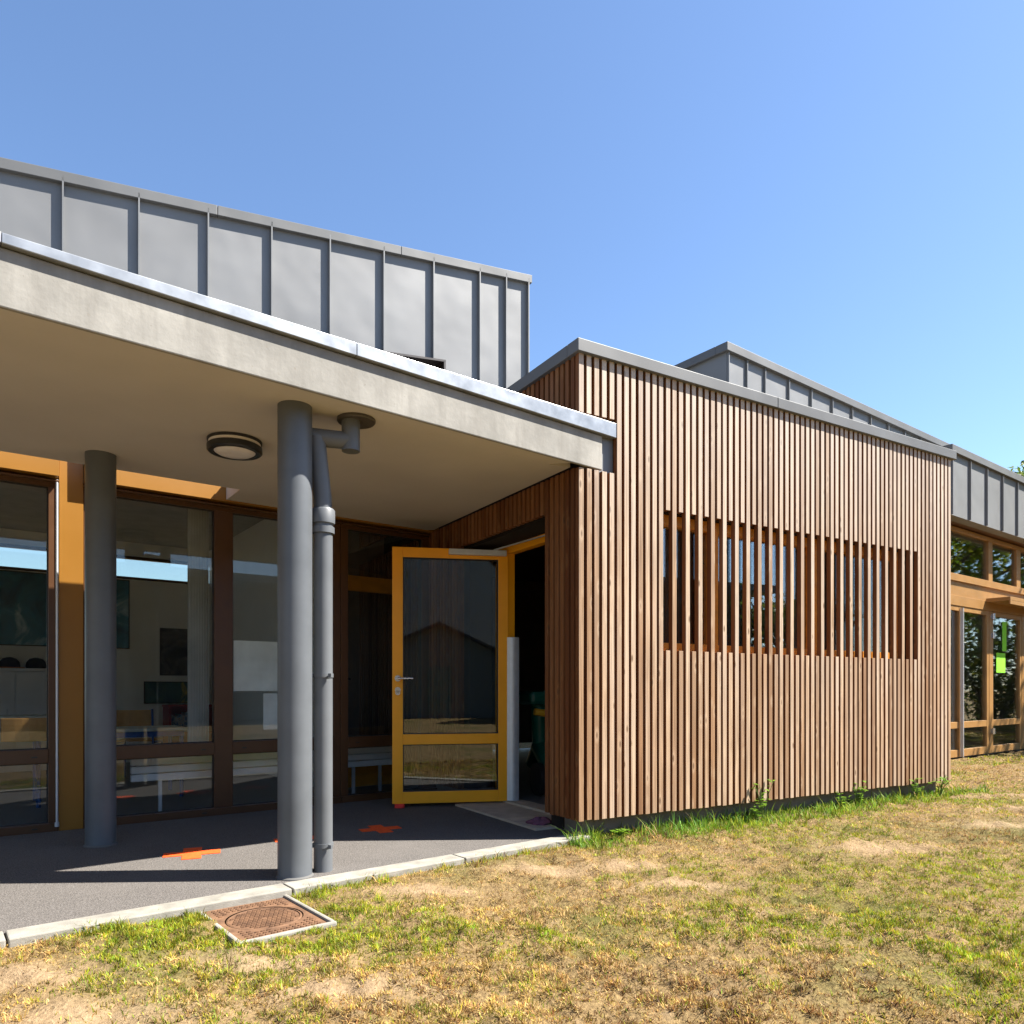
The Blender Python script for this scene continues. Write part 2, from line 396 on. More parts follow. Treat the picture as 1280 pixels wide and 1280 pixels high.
# window strip
m = MB(); d0, d1 = .13, .21
m.box(T, W0 + .003, W1 - .003, d0, d1, WZ0 + .003, 1.30); m.box(T, W0 + .003, W1 - .003, d0, d1, 2.165, WZ1 - .003)
for a, b in ((W0 + .003, .765), (1.335, 1.415), (2.50, 2.60), (3.775, W1 - .003)): m.box(T, a, b, d0 + .002, d1 - .002, 1.30, 2.165)
m.box(T, W0 + .003, W1 - .003, .08, d0 - .002, WZ0 + .003, 1.238)
win = m.build('window', AMBERWOOD, ann, bevel=.003)
for a, b in ((.765, 1.335), (1.415, 2.50), (2.60, 3.775)):
    m = MB(); m.box(T, a - .005, b + .005, .176, .182, 1.296, 2.169); m.build('pane', GLASS, win)
m = MB()
for a, b in ((.8, 1.3), (1.46, 2.46), (2.64, 3.73)):
    k = a
    n = 0
    while k < b:
        m.box(T, k, k + .05, .40 + .02 * (n % 2), .412 + .02 * (n % 2), 1.15, 2.2); k += .056; n += 1
m.build('curtain', simple('striped curtain', (.12, .16, .15), .9, 0, .4, 3), win)
# door frame
m = MB(); FS = .325
m.box(T, FS, FS + .07, .447, .51, .006, 2.20); m.box(T, FS, FS + .07, 1.50, 1.722, .006, 2.20); m.box(T, FS, FS + .07, .51, 1.50, 2.125, 2.20)
m.build('door_frame', ORANGE, ann, bevel=.003)
m = MB(); m.box(T, -.10, FS - .02, .38, 1.66, -.06, -.014); m.box(T, FS - .02, .46, .447, 1.553, -.03, .004)
m.build('threshold', simple('worn concrete sill', (.42, .35, .27), .85, 0, .15, 10), ann)
m = MB(); m.box(T, .078, FS, .447, 1.722, 2.19, 2.203); m.build('reveal', MEMBRANE, ann)
# door leaf, opened about 110 degrees
D = Fr(-1.0, 6.08, .985, .1735)     # s from free edge to hinge, d behind front face
DW, DH, TH = .982, 2.152, .062
m = MB()
m.box(D, 0, .088, 0, TH, 0.0, DH); m.box(D, DW - .085, DW, 0, TH, 0.0, DH)
m.box(D, .088, DW - .085, .001, TH - .001, DH - .083, DH); m.box(D, .088, DW - .085, .001, TH - .001, .495, .582); m.box(D, .088, DW - .085, .001, TH - .001, 0, .098)
door = m.build('door', ORANGE, ann, bevel=.003)
for z0, z1 in ((.098, .495), (.582, DH - .083)):
    m = MB(); m.box(D, .083, DW - .08, .027, .035, z0 - .005, z1 + .005); m.build('pane', GLASSD, door)
m = MB()
for z0, z1 in ((.098, .495), (.582, DH - .083)):
    for dd_ in (.012, .040):
        m.box(D, .088, .096, dd_, dd_ + .01, z0, z1); m.box(D, DW - .093, DW - .085, dd_, dd_ + .01, z0, z1)
        m.box(D, .096, DW - .093, dd_, dd_ + .01, z0, z0 + .008); m.box(D, .096, DW - .093, dd_, dd_ + .01, z1 - .008, z1)
m.build('gasket', BLACK, door)
m = MB(); m.tube([D.P(.045, -.05, 1.05), D.P(.06, -.056, 1.05), D.P(.17, -.056, 1.05)], .0095, 12); m.tube([D.P(.045, 0, 1.05), D.P(.045, -.056, 1.05)], .010, 12); m.tube([D.P(.045, 0, 1.05), D.P(.045, -.012, 1.05)], .026, 20)
m.build('handle', CHROME, door)
m = MB(); m.tube([D.P(.045, 0, .955), D.P(.045, -.010, .955)], .024, 20); m.tube([D.P(.045, 0, .93), D.P(.045, -.010, .93)], .021, 20)
m.build('lock', CHROME, door)
m = MB(); m.box(D, .47, DW - .02, -.045, -.001, DH - .055, DH - .008); m.build('closer', ALU, door, bevel=.004)
m = MB(); m.bar(D.P(.86, -.02, DH - .004), T.P(FS - .03, .60, 2.155), .018, .008); m.build('closer_arm', ALU, door)
m = MB(); N = 8
pa, pb = Vector(D.P(DW - .01, -.004, 0)), Vector(T.P(FS - .004, 1.515, 0)); nn = Vector((.1, -1, 0)).normalized()
pb = pa + Vector((.102, .012, 0))
pts = [pa.lerp(pb, k / N) + nn * .018 * math.sin(math.pi * k / N) for k in range(N + 1)]
m.prism([(p.x, p.y) for p in pts] + [(p.x - nn.x * .003, p.y - nn.y * .003) for p in reversed(pts)], .005, 1.405)
m.build('finger_guard', ALU, door)

# ------------------------------------------------------------------ porch canopy
can = thing('porch_canopy', 'concrete porch canopy with a pale metal edge over the asphalt path', 'canopy', FA.P(-3, 1, 0), world=True)
m = MB(); m.prism([fp(-9, .157), fp(-.12, .157), tp(-.003, .10), tp(-.003, 2.30), gp(3.28, .36), gp(1.465, .36), gp(1.465, 0), gp(-9, 0)], 2.447, 2.60)
m.prism([fp(-9, .034), fp(-.01, .034), fp(-.12, .1568), fp(-9, .1568)], 2.447, 2.499); m.build('soffit', SOFFIT, can)
m = MB(); m.box(FA, -9, .232, 0, .022, 2.436, 2.668); m.box(FA, -9, .10, .0222, .155, 2.50, 2.667); m.build('fascia', CONCRETE, can, bevel=.006)
m = MB()
tops = [(-9, 2.68), (-5.2, 2.695), (-3.1, 2.712), (-1.6, 2.737), (.345, 2.770)]
for (a, za), (b, zb) in zip(tops[:-1], tops[1:]):
    q = [FA.P(a, -.028, 0)[:2], FA.P(b - .002, -.028, 0)[:2], FA.P(b - .002, .20, 0)[:2], FA.P(a, .20, 0)[:2]]
    m.prism(q, 2.671, [za, zb, zb, za])
m.build('flashing', GALV, can, bevel=.003)
m = MB(); m.prism([fp(-9, .2), fp(-.1, .2), tp(-.03, .1), tp(-.03, 2.0), gp(3.2, .3), gp(1.465, .3), gp(1.465, 0.02), gp(-9, 0.02)], 2.602, 2.612); m.build('roof_membrane', ZINC, can)

# columns
def column(x, y, label):
    t = thing('steel_column', label, 'column', (x, y, GROUND), group='round steel columns under the porch canopy', world=True)
    m = MB(); m.tube([(x, y, -.2), (x, y, 2.45)], .088, 160); m.build('shaft', STEEL, t)
    m = MB(); m.lathe((x, y, GROUND), [(.088, -.05), (.097, -.05), (.097, .004), (.0885, .012)], 40); m.build('base_seal', simple('cement seal', (.10, .097, .092), .9), t)
column(-1.145, 3.84, 'thick round grey steel column standing beside the downpipe near the kerb')
column(-2.61, 4.62, 'round grey steel column in front of the ochre pilaster between classroom windows')

dp = thing('downpipe', 'grey round rainwater downpipe with bends and collar beside the nearer column', 'downpipe', (-1.027, 3.96, GROUND), world=True)
m = MB(); m.tube([(-1.027, 3.96, -.1), (-1.027, 3.96, 1.86)], .050, 96); m.build('lower_pipe', PVC, dp)
m = MB(); m.lathe((-1.027, 3.96, 1.80), [(.0505, 0), (.060, .002), (.060, .036), (.052, .038), (.052, .052), (.062, .056), (.064, .125), (.058, .135), (.050, .136)], 32); m.build('collar', PVC, dp)
m = MB(); m.tube([(-1.027, 3.96, 1.86), (-1.030, 3.955, 2.0), (-1.052, 3.935, 2.25), (-1.058, 3.93, 2.315)], .0485, 96); m.build('upper_pipe', PVC, dp)
m = MB(); m.tube([(-1.085, 3.925, 2.318), (-.875, 4.00, 2.318)], .047, 28); m.build('cross_pipe', PVC, dp)
m = MB(); m.tube([(-.885, 3.997, 2.262), (-.885, 3.997, 2.446)], .0495, 28); m.build('outlet_pipe', PVC, dp)
m = MB(); m.lathe((-.86, 4.02, 2.428), [(.05, 0), (.10, 0), (.105, .006), (.105, .018)], 36); m.build('rosette', simple('dark pipe rosette', (.07, .06, .05), .5), dp)
for z in (.10, 1.02):
    m = MB(); m.lathe((-1.027, 3.96, z), [(.0505, 0), (.0545, 0), (.0545, .022), (.0505, .022)], 28); m.bar((-1.077, 3.945, z + .011), (-1.10, 3.92, z + .011), .02, .02); m.bar((-.985, 3.915, z + .011), (-.965, 3.90, z + .011), .012, .02)
    m.build('bracket', PVC, dp)

LZ = .012
lamp = thing('ceiling_lamp', 'round black-rimmed porch lamp with opal lens fixed under the canopy', 'lamp', (-1.66, 4.36, 2.447), world=True)
c = (-1.66, 4.36, 2.372)
m = MB(); m.lathe(c, [(.150, .076), (.156, .072), (.156, .062), (.150, .058)], 48); m.build('upper_ring', BLACK, lamp)
m = MB(); m.lathe(c, [(.148, .060), (.148, .040)], 48); m.build('side_diffuser', DIFFUSER, lamp)
m = MB(); m.lathe(c, [(.150, .042), (.157, .036), (.157, .008), (.148, 0), (.122, 0), (.120, .006)], 48); m.build('lower_ring', BLACK, lamp)
m = MB(); m.lathe(c, [(.121, .008), (.10, -.006), (.05, -.012), (.001, -.013)], 48); m.build('lens', DIFFUSER, lamp)

# painted crosses on the asphalt
def cross(x, y, a, rz, label):
    m = MB(); b = a / 2; q = 1.5 * a
    pts = [(-b, -q), (b, -q), (b, -b), (q, -b), (q, b), (b, b), (b, q), (-b, q), (-b, b), (-q, b), (-q, -b), (-b, -b)]
    m.prism(pts, 0, .004); o = m.build('painted_cross', PAINTX); o.location = (x, y, GROUND + .0005); o.rotation_euler = (0, 0, rz)
    tag(o, label, 'ground marking', 'orange crosses painted on the asphalt')
cross(-1.92, 4.37, .105, R(22), 'orange painted cross on the asphalt just at the shadow edge')
cross(-.93, 5.14, .095, R(28), 'orange painted cross in the shade in front of the open door')
cross(-1.41, 4.80, .10, R(25), 'orange painted cross on the asphalt mostly hidden behind the nearer column')

# ------------------------------------------------------------------ classroom wing
cw = thing('classroom_wing', 'classroom wing with brown window frames and a raised zinc-clad upper storey', 'building', G.P(0, 3, 0), world=True)
HEADZ = 2.435
m = MB(); m.box(G, -9, .345, .36, .47, HEADZ, 3.0); m.box(G, .505, 3.6, .36, .47, HEADZ, 3.0); m.build('lintel', OCHRE, cw, bevel=.002)
m = MB(); m.box(G, .352, .50, .432, .56, -.05, 2.998); m.build('pilaster', OCHRE, cw, bevel=.002)
def window(s0, s1, divs, glass):
    m = MB(); a, b = .45, .53
    m.box(G, s0, s1, a - .025, b, -.045, .022); m.box(G, s0, s1, a, b, 2.375, HEADZ - .002)
    m.box(G, s0, s1, .40, a - .002, 2.405, 2.418)
    edges = []
    for g0, g1 in glass: edges += [g0, g1]
    xs = [s0] + edges + [s1]
    for k in range(0, len(xs), 2):
        m.box(G, xs[k], xs[k + 1], a + .002, b - .002, .022, 2.375)
    for g0, g1 in glass:
        m.box(G, g0, g1, a - .006, b - .004, .443, .540)
        for ss in (g0 + .06, g1 - .06): pass
    w_ = m.build('window', BRONZE, cw, bevel=.003)
    for g0, g1 in glass:
        for z0, z1 in ((.022, .443), (.540, 2.375)):
            m = MB(); m.box(G, g0 - .006, g1 + .006, .486, .494, z0 - .006, z1 + .006); m.build('pane', GLASS, w_)
    m = MB()
    for g0, g1 in glass:
        for ss in (g0 + .07, g1 - .10):
            m.box(G, ss, ss + .035, a - .009, a + .01, .482, .492)
        m.box(G, g1 - .10, g1 - .065, a - .028, a, -.012, -.003)
        for z0, z1 in ((.022, .443), (.540, 2.375)):
            m.box(G, g0, g0 + .008, .472, .482, z0, z1); m.box(G, g1 - .008, g1, .472, .482, z0, z1)
            m.box(G, g0, g1, .472, .482, z0, z0 + .008); m.box(G, g0, g1, .472, .482, z1 - .008, z1)
    m.build('gasket', BLACK, w_)
window(-2.95, .35, None, [(-2.85, -1.5), (-1.36, .29)])
window(.502, 2.455, None, [(.56, 1.40), (1.541, 2.395)])
window(2.459, 3.56, None, [(2.53, 3.28)])
m = MB(); m.box(G, -9, -2.95, .40, .56, -.05, HEADZ); m.build('wall', OCHRE, cw)
m = MB(); m.tube([G.P(.338, .41, .0), G.P(.338, .41, 2.42)], .008, 10); m.tube([G.P(.338, .41, -.0), G.P(.338, .41, .03)], .014, 10)
m.build('conduit', ALU, cw)
# room shell
RB = 5.40; CZ0, CZ1 = 2.45, 2.77
m = MB()
m.box(G, -5, 4.0, RB, RB + .25, -.1, .7); m.box(G, -5, -4.7, RB, RB + .25, .7, CZ0); m.box(G, -1.2, 2.75, RB, RB + .25, .7, CZ0); m.box(G, 3.6, 4.0, RB, RB + .25, .7, CZ0); m.box(G, -4.7, -1.2, RB + .002, RB + .248, 2.35, CZ0); m.box(G, 2.75, 3.6, RB + .002, RB + .248, 2.2, CZ0); m.box(G, -5, 4.0, RB, RB + .25, CZ1, 3.0); m.box(G, -5, -4.6, RB + .001, RB + .249, CZ0, CZ1); m.box(G, 3.2, 4.0, RB + .001, RB + .249, CZ0, CZ1)  # includes unseen rear openings, added so skylight brightens the room and corridor
m.box(G, -5.2, -5.0, .56, RB + .25, -.1, 3.0); m.box(G, 2.62, 2.72, 1.0, RB - .001, -.1, 3.0)
m.build('interior_wall', INTWALL, cw)
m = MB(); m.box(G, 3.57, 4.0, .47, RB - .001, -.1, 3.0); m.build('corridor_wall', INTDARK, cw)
m = MB(); m.box(G, -5, 4.0, .532, RB, -.10, -.02); m.build('interior_floor', FLOORIN, cw)
m = MB(); m.box(G, -5, 3.57, .472, RB, 2.95, 3.0); m.build('interior_ceiling', simple('acoustic ceiling', (.42, .42, .39), .9), cw)
m = MB(); m.box(G, -9, 4.2, .36, RB + .4, 3.001, 3.05); m.build('roof', ZINC, cw)
m = MB()
m.box(G, -4.6, 3.2, RB + .04, RB + .09, CZ0, CZ0 + .04); m.box(G, -4.6, 3.2, RB + .04, RB + .09, CZ1 - .04, CZ1)
for s in (-3, ): m.box(G, s, s + .05, RB + .04, RB + .09, CZ0 + .04, CZ1 - .04)
cl = m.build('clerestory_window', BRONZE, cw)
m = MB(); m.box(G, -4.6, 3.2, RB + .06, RB + .066, CZ0 + .03, CZ1 - .03); m.build('pane', GLASSF, cl)
m = MB(); m.box(G, 2.66, 2.80, 1.10, 1.145, 0, 2.08); m.box(G, 3.34, 3.48, 1.10, 1.145, 0, 2.08); m.box(G, 2.80, 3.34, 1.102, 1.143, 1.93, 2.08); m.box(G, 2.80, 3.34, 1.102, 1.143, 0, .35)
idr = m.build('interior_door', simple('orange stained inner door', (.55, .24, .03), .5, 0, .12, 8), cw)
m = MB(); m.box(G, 2.80, 3.34, 1.118, 1.126, .35, 1.93); m.build('pane', GLASS, idr)
m = MB(); m.box(G, 2.70, 2.74, 1.088, 1.099, .92, 1.14); m.tube([G.P(2.72, 1.09, 1.06), G.P(2.72, 1.05, 1.06), G.P(2.82, 1.05, 1.06)], .009, 10); m.build('handle', BLACK, idr)
# upper zinc volume, its top rising to the right
def ztop(s): return 5.612 + .1085 * s
m = MB()
pz = [ZF.P(-10, 0, 0)[:2], ZF.P(0, 0, 0)[:2], ZF.P(0, 3.5, 0)[:2], ZF.P(-10, 3.5, 0)[:2]]
m.prism(pz, 3.04, [ztop(-10), ztop(0), ztop(0), ztop(-10)])
for s in [-.304] + [-.636 - .5475 * k for k in range(17)] + [-.012]:
    m.add([ZF.P(s + a, -d, z) for z in (3.05, None) for a, d in ((-.006, 0.0), (.006, 0.0), (.006, .030), (-.006, .030))] if False else
          [ZF.P(s - .006, .001, 3.05), ZF.P(s + .006, .001, 3.05), ZF.P(s + .006, -.042, 3.05), ZF.P(s - .006, -.042, 3.05),
           ZF.P(s - .006, .001, ztop(s) - .03), ZF.P(s + .006, .001, ztop(s) - .03), ZF.P(s + .006, -.042, ztop(s) - .03), ZF.P(s - .006, -.042, ztop(s) - .03)],
          [(3, 2, 1, 0), (4, 5, 6, 7), (0, 1, 5, 4), (1, 2, 6, 5), (2, 3, 7, 6), (3, 0, 4, 7)])
m.build('zinc_cladding', ZINC, cw)
m = MB()
for a, b in ((-10, -3.30), (-3.296, -1.55), (-1.546, .03)):
    q = [ZF.P(a, -.042, 0)[:2], ZF.P(b, -.042, 0)[:2], ZF.P(b, .12, 0)[:2], ZF.P(a, .12, 0)[:2]]
    m.prism(q, [ztop(a) - .075, ztop(b) - .075, ztop(b) - .075, ztop(a) - .075], [ztop(a) + .012, ztop(b) + .012, ztop(b) + .012, ztop(a) + .012])
m.build('coping', ZINCCAP, cw, bevel=.004)
m = MB(); HS0, HS1 = -2.45, -1.10
hz = lambda s_: 4.365 + .105 * (s_ - HS1)
q4 = [ZF.P(HS0, -.15, 0)[:2], ZF.P(HS1, -.15, 0)[:2], ZF.P(HS1, -.001, 0)[:2], ZF.P(HS0, -.001, 0)[:2]]
m.prism(q4, [hz(HS0) - .02, hz(HS1) - .02] + [hz(HS1) - .02, hz(HS0) - .02], [hz(HS0), hz(HS1), hz(HS1), hz(HS0)])
m.box(ZF, HS1 - .02, HS1, -.149, -.001, 3.6, hz(HS1) - .021); m.box(ZF, HS0, HS0 + .02, -.149, -.001, 3.6, hz(HS0) - .021)
hw = m.build('window_hood', simple('dark brown hood', (.022, .016, .014), .5), cw)
m = MB(); m.box(ZF, HS0 + .02, HS1 - .02, -.03, -.002, 3.6, 4.20); m.build('shutter', simple('dark shutter', (.03, .014, .008), .6), hw)

# ------------------------------------------------------------------ interior things of the classroom
def gth(name, label, cat, s, d, z, rz=0, group=None):
    p = G.P(s, d, z); return thing(name, label, cat, p, math.atan2(G.t[1], G.t[0]) + rz, group)
FZ = -.02
def box(m, x0, x1, y0, y1, z0, z1, tint=None): return m.box(ID, x0, x1, y0, y1, z0, z1, tint)
def radiator(s, d, wdt, label):
    t = gth('radiator', label, 'radiator', s, d, FZ, 0, 'white radiators under the classroom glazing')
    m = MB()
    for k in range(4): box(m, 0, wdt, 0, .05, .26 + k * .062, .26 + k * .062 + .055)
    m.build('panel', WHITE, t, bevel=.006)
    m = MB(); box(m, .05, wdt - .05, .05, .09, .27, .49); m.build('fin_block', WHITE, t)
    for x in (.2, wdt - .25):
        m = MB(); box(m, x, x + .025, .03, .055, 0, .27); m.build('foot', ALU, t)
radiator(.85, .70, 1.45, 'long white panel radiator behind the lower glass left of the nearer column')
radiator(2.50, .70, .72, 'short white panel radiator behind the lower glass left of the open door')
def poster(s0, s1, z0, z1, mat, label, d=RB - .03, nm='poster'):
    t = gth(nm, label, 'poster', s0, d, z0)
    m = MB(); box(m, 0, s1 - s0, .004, .02, 0, z1 - z0); m.build('sheet', mat, t)
    m = MB(); w_, h_ = s1 - s0, z1 - z0
    box(m, -.012, 0, 0, .022, -.012, h_ + .012); box(m, w_, w_ + .012, 0, .022, -.012, h_ + .012); box(m, 0, w_, 0, .022, -.012, 0); box(m, 0, w_, 0, .022, h_, h_ + .012)
    m.build('frame', BLACK, t)
def pic_mat(name, cols, scale):
    m = NT(name); f = m.noise(scale, 5, .6, None, 1.2); r = m.n('ValToRGB'); m.l(f, r.inputs[0]); e = r.color_ramp.elements
    e[0].position = .3; e[0].color = cols[0] + (1,); e[1].position = .78; e[1].color = cols[-1] + (1,)
    for k, c in enumerate(cols[1:-1]): x = e.new(.42 + .16 * k); x.color = c + (1,)
    return m.set(r.outputs[0], .35)
poster(-.35, 1.58, 1.52, 2.42, pic_mat('blue picture', [(.01, .06, .10), (.02, .13, .19), (.03, .20, .28), (.6, .75, .8)], 2.2), 'wide blue picture with white swirls on the classroom back wall')
poster(1.98, 2.44, 1.17, 1.80, pic_mat('dark picture', [(.012, .012, .014), (.03, .03, .035), (.10, .09, .08), (.25, .3, .32)], 4), 'dark framed picture on the classroom back wall')
poster(1.78, 2.55, .78, 1.06, pic_mat('teal picture', [(.01, .06, .07), (.02, .10, .12), (.05, .14, .12), (.65, .5, .08)], 3.2), 'low teal and yellow picture above the red shelf')
def sheet(s, w_, z, h_, label):
    m = MB(); box(m, 0, w_, 0, .003, 0, h_)
    o = m.build('paper_sheet', PAPER); o.location = G.P(s, .4975, z); o.rotation_euler = (0, 0, math.atan2(G.t[1], G.t[0]))
    tag(o, label, 'paper', 'paper sheets taped inside the glass')
sheet(1.56, .42, .945, .41, 'larger pale paper sheet taped inside the glass left of the nearer column')
sheet(1.80, .25, .625, .30, 'smaller pale paper sheet taped low inside the glass left of the nearer column')
t = gth('curtain', 'pale gathered curtain hanging beside the brown mullion inside the classroom', 'curtain', 1.24, .62, FZ)
m = MB(); n = 40; pts = [(.16 * k / n, .018 * math.sin(k * 1.25)) for k in range(n + 1)]
m.prism(pts + [(a_, b_ + .004) for a_, b_ in pts[::-1]], .55, 2.42); m.build('cloth', simple('pale curtain cloth', (.55, .57, .55), .9), t)
m = MB(); m.tube([(-.9, .0, 2.44), (.3, .0, 2.44)], .012, 10); m.build('rail', ALU, t)
# white cupboard with dark caps
t = gth('cupboard', 'white low cupboard along the classroom back wall under the blue picture', 'cupboard', -.6, RB - .50, FZ)
m = MB(); box(m, 0, 1.35, .02, .45, 0, 1.20); m.build('carcass', WHITE, t, bevel=.004)
m = MB(); box(m, -.02, 1.37, -.02, .46, 1.202, 1.235); m.build('top', WHITE, t)
for k in range(3):
    m = MB(); box(m, .01 + k * .45, .44 + k * .45, 0, .018, .05, 1.17); d_ = m.build('door', WHITE, t, bevel=.003)
    m = MB(); box(m, .36 + k * .45, .38 + k * .45, -.02, -.001, .6, .75); m.build('handle', ALU, d_)
capm = [simple('navy cap cloth', (.012, .015, .03), .8), simple('black cap cloth', (.012, .012, .012), .8)]
for k, s in enumerate((-.27, -.02, .25, .52)):
    t = gth('cap', ['dark rounded cap at the left frame edge of the cupboard row', 'dark rounded cap second in the cupboard row', 'dark rounded cap with orange peak third in the cupboard row', 'dark rounded cap nearest the brown window frame'][k], 'cap', s, RB - .28, FZ + 1.237, R(20), 'dark caps lined up on the white cupboard')
    m = MB(); m.lathe((0, 0, 0), [(.105, 0), (.112, .03), (.10, .08), (.07, .12), (.02, .135), (.001, .136)], 24); m.build('crown', capm[k % 2], t)
    m = MB(); n = 10
    pts = [(.10 * math.cos(a), .10 * math.sin(a)) for a in [math.pi * 1.15 + k2 * math.pi * .7 / n for k2 in range(n + 1)]]
    pts2 = [(.155 * math.cos(a), .175 * math.sin(a)) for a in [math.pi * 1.15 + k2 * math.pi * .7 / n for k2 in range(n + 1)]]
    m.prism(pts + pts2[::-1], .004, .012); m.build('peak', simple('peak cloth', (.5, .16, .04), .8) if k == 2 else capm[k % 2], t)
BLUEM = simple('blue tube', (.02, .10, .32), .4); SEATW = simple('beech ply', (.52, .27, .08), .45, 0, .12, 12)
def chair(x, y, rz, label):
    t = thing('school_chair', label, 'chair', (x, y, FZ), rz, 'classroom chairs with blue frames')
    m = MB(); box(m, -.19, .19, -.19, .19, .42, .435); m.build('seat', SEATW, t, bevel=.005)
    m = MB(); n = 8
    pts = [(-.18 + .36 * k / n, .20 + .05 * math.cos((k / n - .5) * math.pi) - .03) for k in range(n + 1)]
    m.prism(pts + [(p[0], p[1] + .012) for p in pts[::-1]], .58, .76); m.build('backrest', SEATW, t, bevel=.006)
    for sx in (-1, 1):
        m = MB(); m.tube([(sx * .20, -.17, 0), (sx * .195, -.15, .40), (sx * .195, .15, .41)], .012, 10); m.build('leg', BLUEM, t)
        m = MB(); m.tube([(sx * .20, .22, 0), (sx * .195, .17, .40), (sx * .195, .20, .77)], .012, 10); m.build('leg', BLUEM, t)
def table(x, y, rz, w_, d_, h_, label):
    t = thing('school_table', label, 'table', (x, y, FZ), rz, 'classroom tables with blue frames')
    m = MB(); box(m, -w_ / 2, w_ / 2, -d_ / 2, d_ / 2, h_ - .025, h_); m.build('tabletop', simple('pale table laminate', (.62, .62, .52), .4), t, bevel=.004)
    m = MB(); box(m, -w_ / 2 + .03, w_ / 2 - .03, -d_ / 2 + .03, d_ / 2 - .03, h_ - .075, h_ - .027); m.build('apron', BLUEM, t)
    for sx in (-1, 1):
        for sy in (-1, 1):
            m = MB(); m.tube([(sx * (w_ / 2 - .05), sy * (d_ / 2 - .05), 0), (sx * (w_ / 2 - .05), sy * (d_ / 2 - .05), h_ - .03)], .018, 10); m.build('leg', BLUEM, t)
chair(-3.80, 5.72, R(215), 'wooden school chair with blue frame close behind the leftmost window')
chair(-4.10, 8.0, R(190), 'wooden school chair with blue frame behind the pale table')
table(-3.62, 6.55, R(36), 1.2, .6, .63, 'pale school table behind the window between the two columns')
table(-5.05, 7.2, R(36), 1.3, .6, .72, 'pale school table behind the leftmost window')
t = gth('shelf_unit', 'red low shelf unit at the classroom back wall', 'shelf', 2.0, RB - .42, FZ)
REDW = simple('red laminate', (.32, .02, .02), .45)
m = MB(); box(m, 0, .03, 0, .38, 0, .74); box(m, .55, .58, 0, .38, 0, .74); box(m, .03, .55, .36, .38, 0, .74); m.build('carcass', REDW, t)
m = MB(); box(m, -.01, .59, -.01, .385, .742, .775); m.build('top', REDW, t)
for z in (.05, .38):
    m = MB(); box(m, .031, .549, .01, .36, z, z + .025); m.build('shelf', REDW, t)
m = MB()
x = .05
while x < .5:
    w_ = random.uniform(.015, .04); box(m, x, x + w_, .08, .3, .406, .406 + random.uniform(.2, .28)); x += w_ + .004
m.build('book_row', pic_mat('book spines', [(.3, .05, .04), (.5, .5, .45), (.05, .15, .3), (.6, .6, .55)], 20), t)

# things by the door
m = MB(); m.box(D, .02, .10, -.03, .075, -.035, .0); m.box(D, .028, .092, -.042, -.03, -.03, -.008); p = D.P(.06, .02, -.03)
tag(m.build('door_wedge', RED, loc=p, bevel=.004), 'small red rubber wedge under the free edge of the open door', 'door stop')
GREEN = simple('dark green plastic', (.01, .13, .08), .4)
t = thing('ride_on_toy', 'dark green ride-on toy with yellow grip inside the doorway', 'toy', T.P(.98, 2.0, .001), R(20)); t.scale = (1.35, 1.35, 1.35)
m = MB(); m.tube([(-.05, -.3, .16), (0, 0, .30), (.05, .28, .16)], [.05, .07, .05], 12); m.tube([(0, 0, .30), (-.02, -.02, .62)], .06, 12); m.build('body', GREEN, t)
m = MB(); box(m, -.13, .13, -.14, .14, .60, .70); box(m, -.03, .03, -.03, .03, .3, .6); m.build('seat', GREEN, t, bevel=.03)
m = MB(); m.tube([(-.16, -.28, .56), (.12, -.30, .52)], .025, 10); m.build('grip', simple('yellow grip', (.7, .35, .02), .5), t)
m = MB(); m.tube([(0, -.28, .15), (-.01, -.29, .54)], .02, 10); m.build('stem', GREEN, t)
for x, y in ((-.14, -.3), (.14, -.3), (-.14, .28), (.14, .28)):
    m = MB(); m.tube([(x - .02, y, .11), (x + .02, y, .11)], .11, 20); m.build('wheel', BLACK, t)
# rag under the cladding edge
m = MB(); n = 14; k2 = 8; vs = []; 
for a in range(k2):
    for b in range(n):
        th = 2 * math.pi * b / n; r = .075 * math.sin(math.pi * (a + .5) / k2 * .5 + .1) * (1 + .25 * math.sin(3 * th + a)); vs.append((r * math.cos(th) * 1.3, r * math.sin(th) * .8, .055 * math.cos(math.pi * (a + .5) / k2 * .5) * (1 + .2 * math.sin(5 * th)) + .004))
m.add(vs, [(a * n + b, a * n + (b + 1) % n, (a + 1) * n + (b + 1) % n, (a + 1) * n + b) for a in range(k2 - 1) for b in range(n)] + [tuple(range(n))], None, True)
o = m.build('rag', simple('purplish cloth', (.13, .045, .075), .9, 0, .4, 30)); o.location = T.P(.03, .52, GROUND)
tag(o, 'small crumpled purplish rag under the cladding edge by the doorway', 'rag')

# manhole cover
mh = thing('manhole_cover', 'rusty square manhole cover with round lid set in the lawn by the kerb', 'manhole cover', (-1.09, 3.21, -.052), R(39.5))
RUST = NT('rusty iron'); f = RUST.noise(14, 5); RUST.bump(RUST.noise(90, 2), .4, .004)
RUST = RUST.set(RUST.mix(RUST.ramp(f, .3, .7), (.085, .045, .026), (.20, .108, .058)), .8, .1, .3)
HWD, HDP = .187, .262
m = MB(); fw = .022
m.box(ID, -HWD - fw, HWD + fw, -HDP - fw, -HDP, -.12, .012); m.box(ID, -HWD - fw, HWD + fw, HDP, HDP + fw, -.12, .008); m.box(ID, -HWD - fw, -HWD, -HDP, HDP, -.12, .006); m.box(ID, HWD, HWD + fw, -HDP, HDP, -.12, .012)
m.build('frame', KERB, mh, bevel=.008)
m = MB(); n = 40; rr = .165
ring = [(rr * math.cos(2 * math.pi * k / n), rr * math.sin(2 * math.pi * k / n)) for k in range(n)]
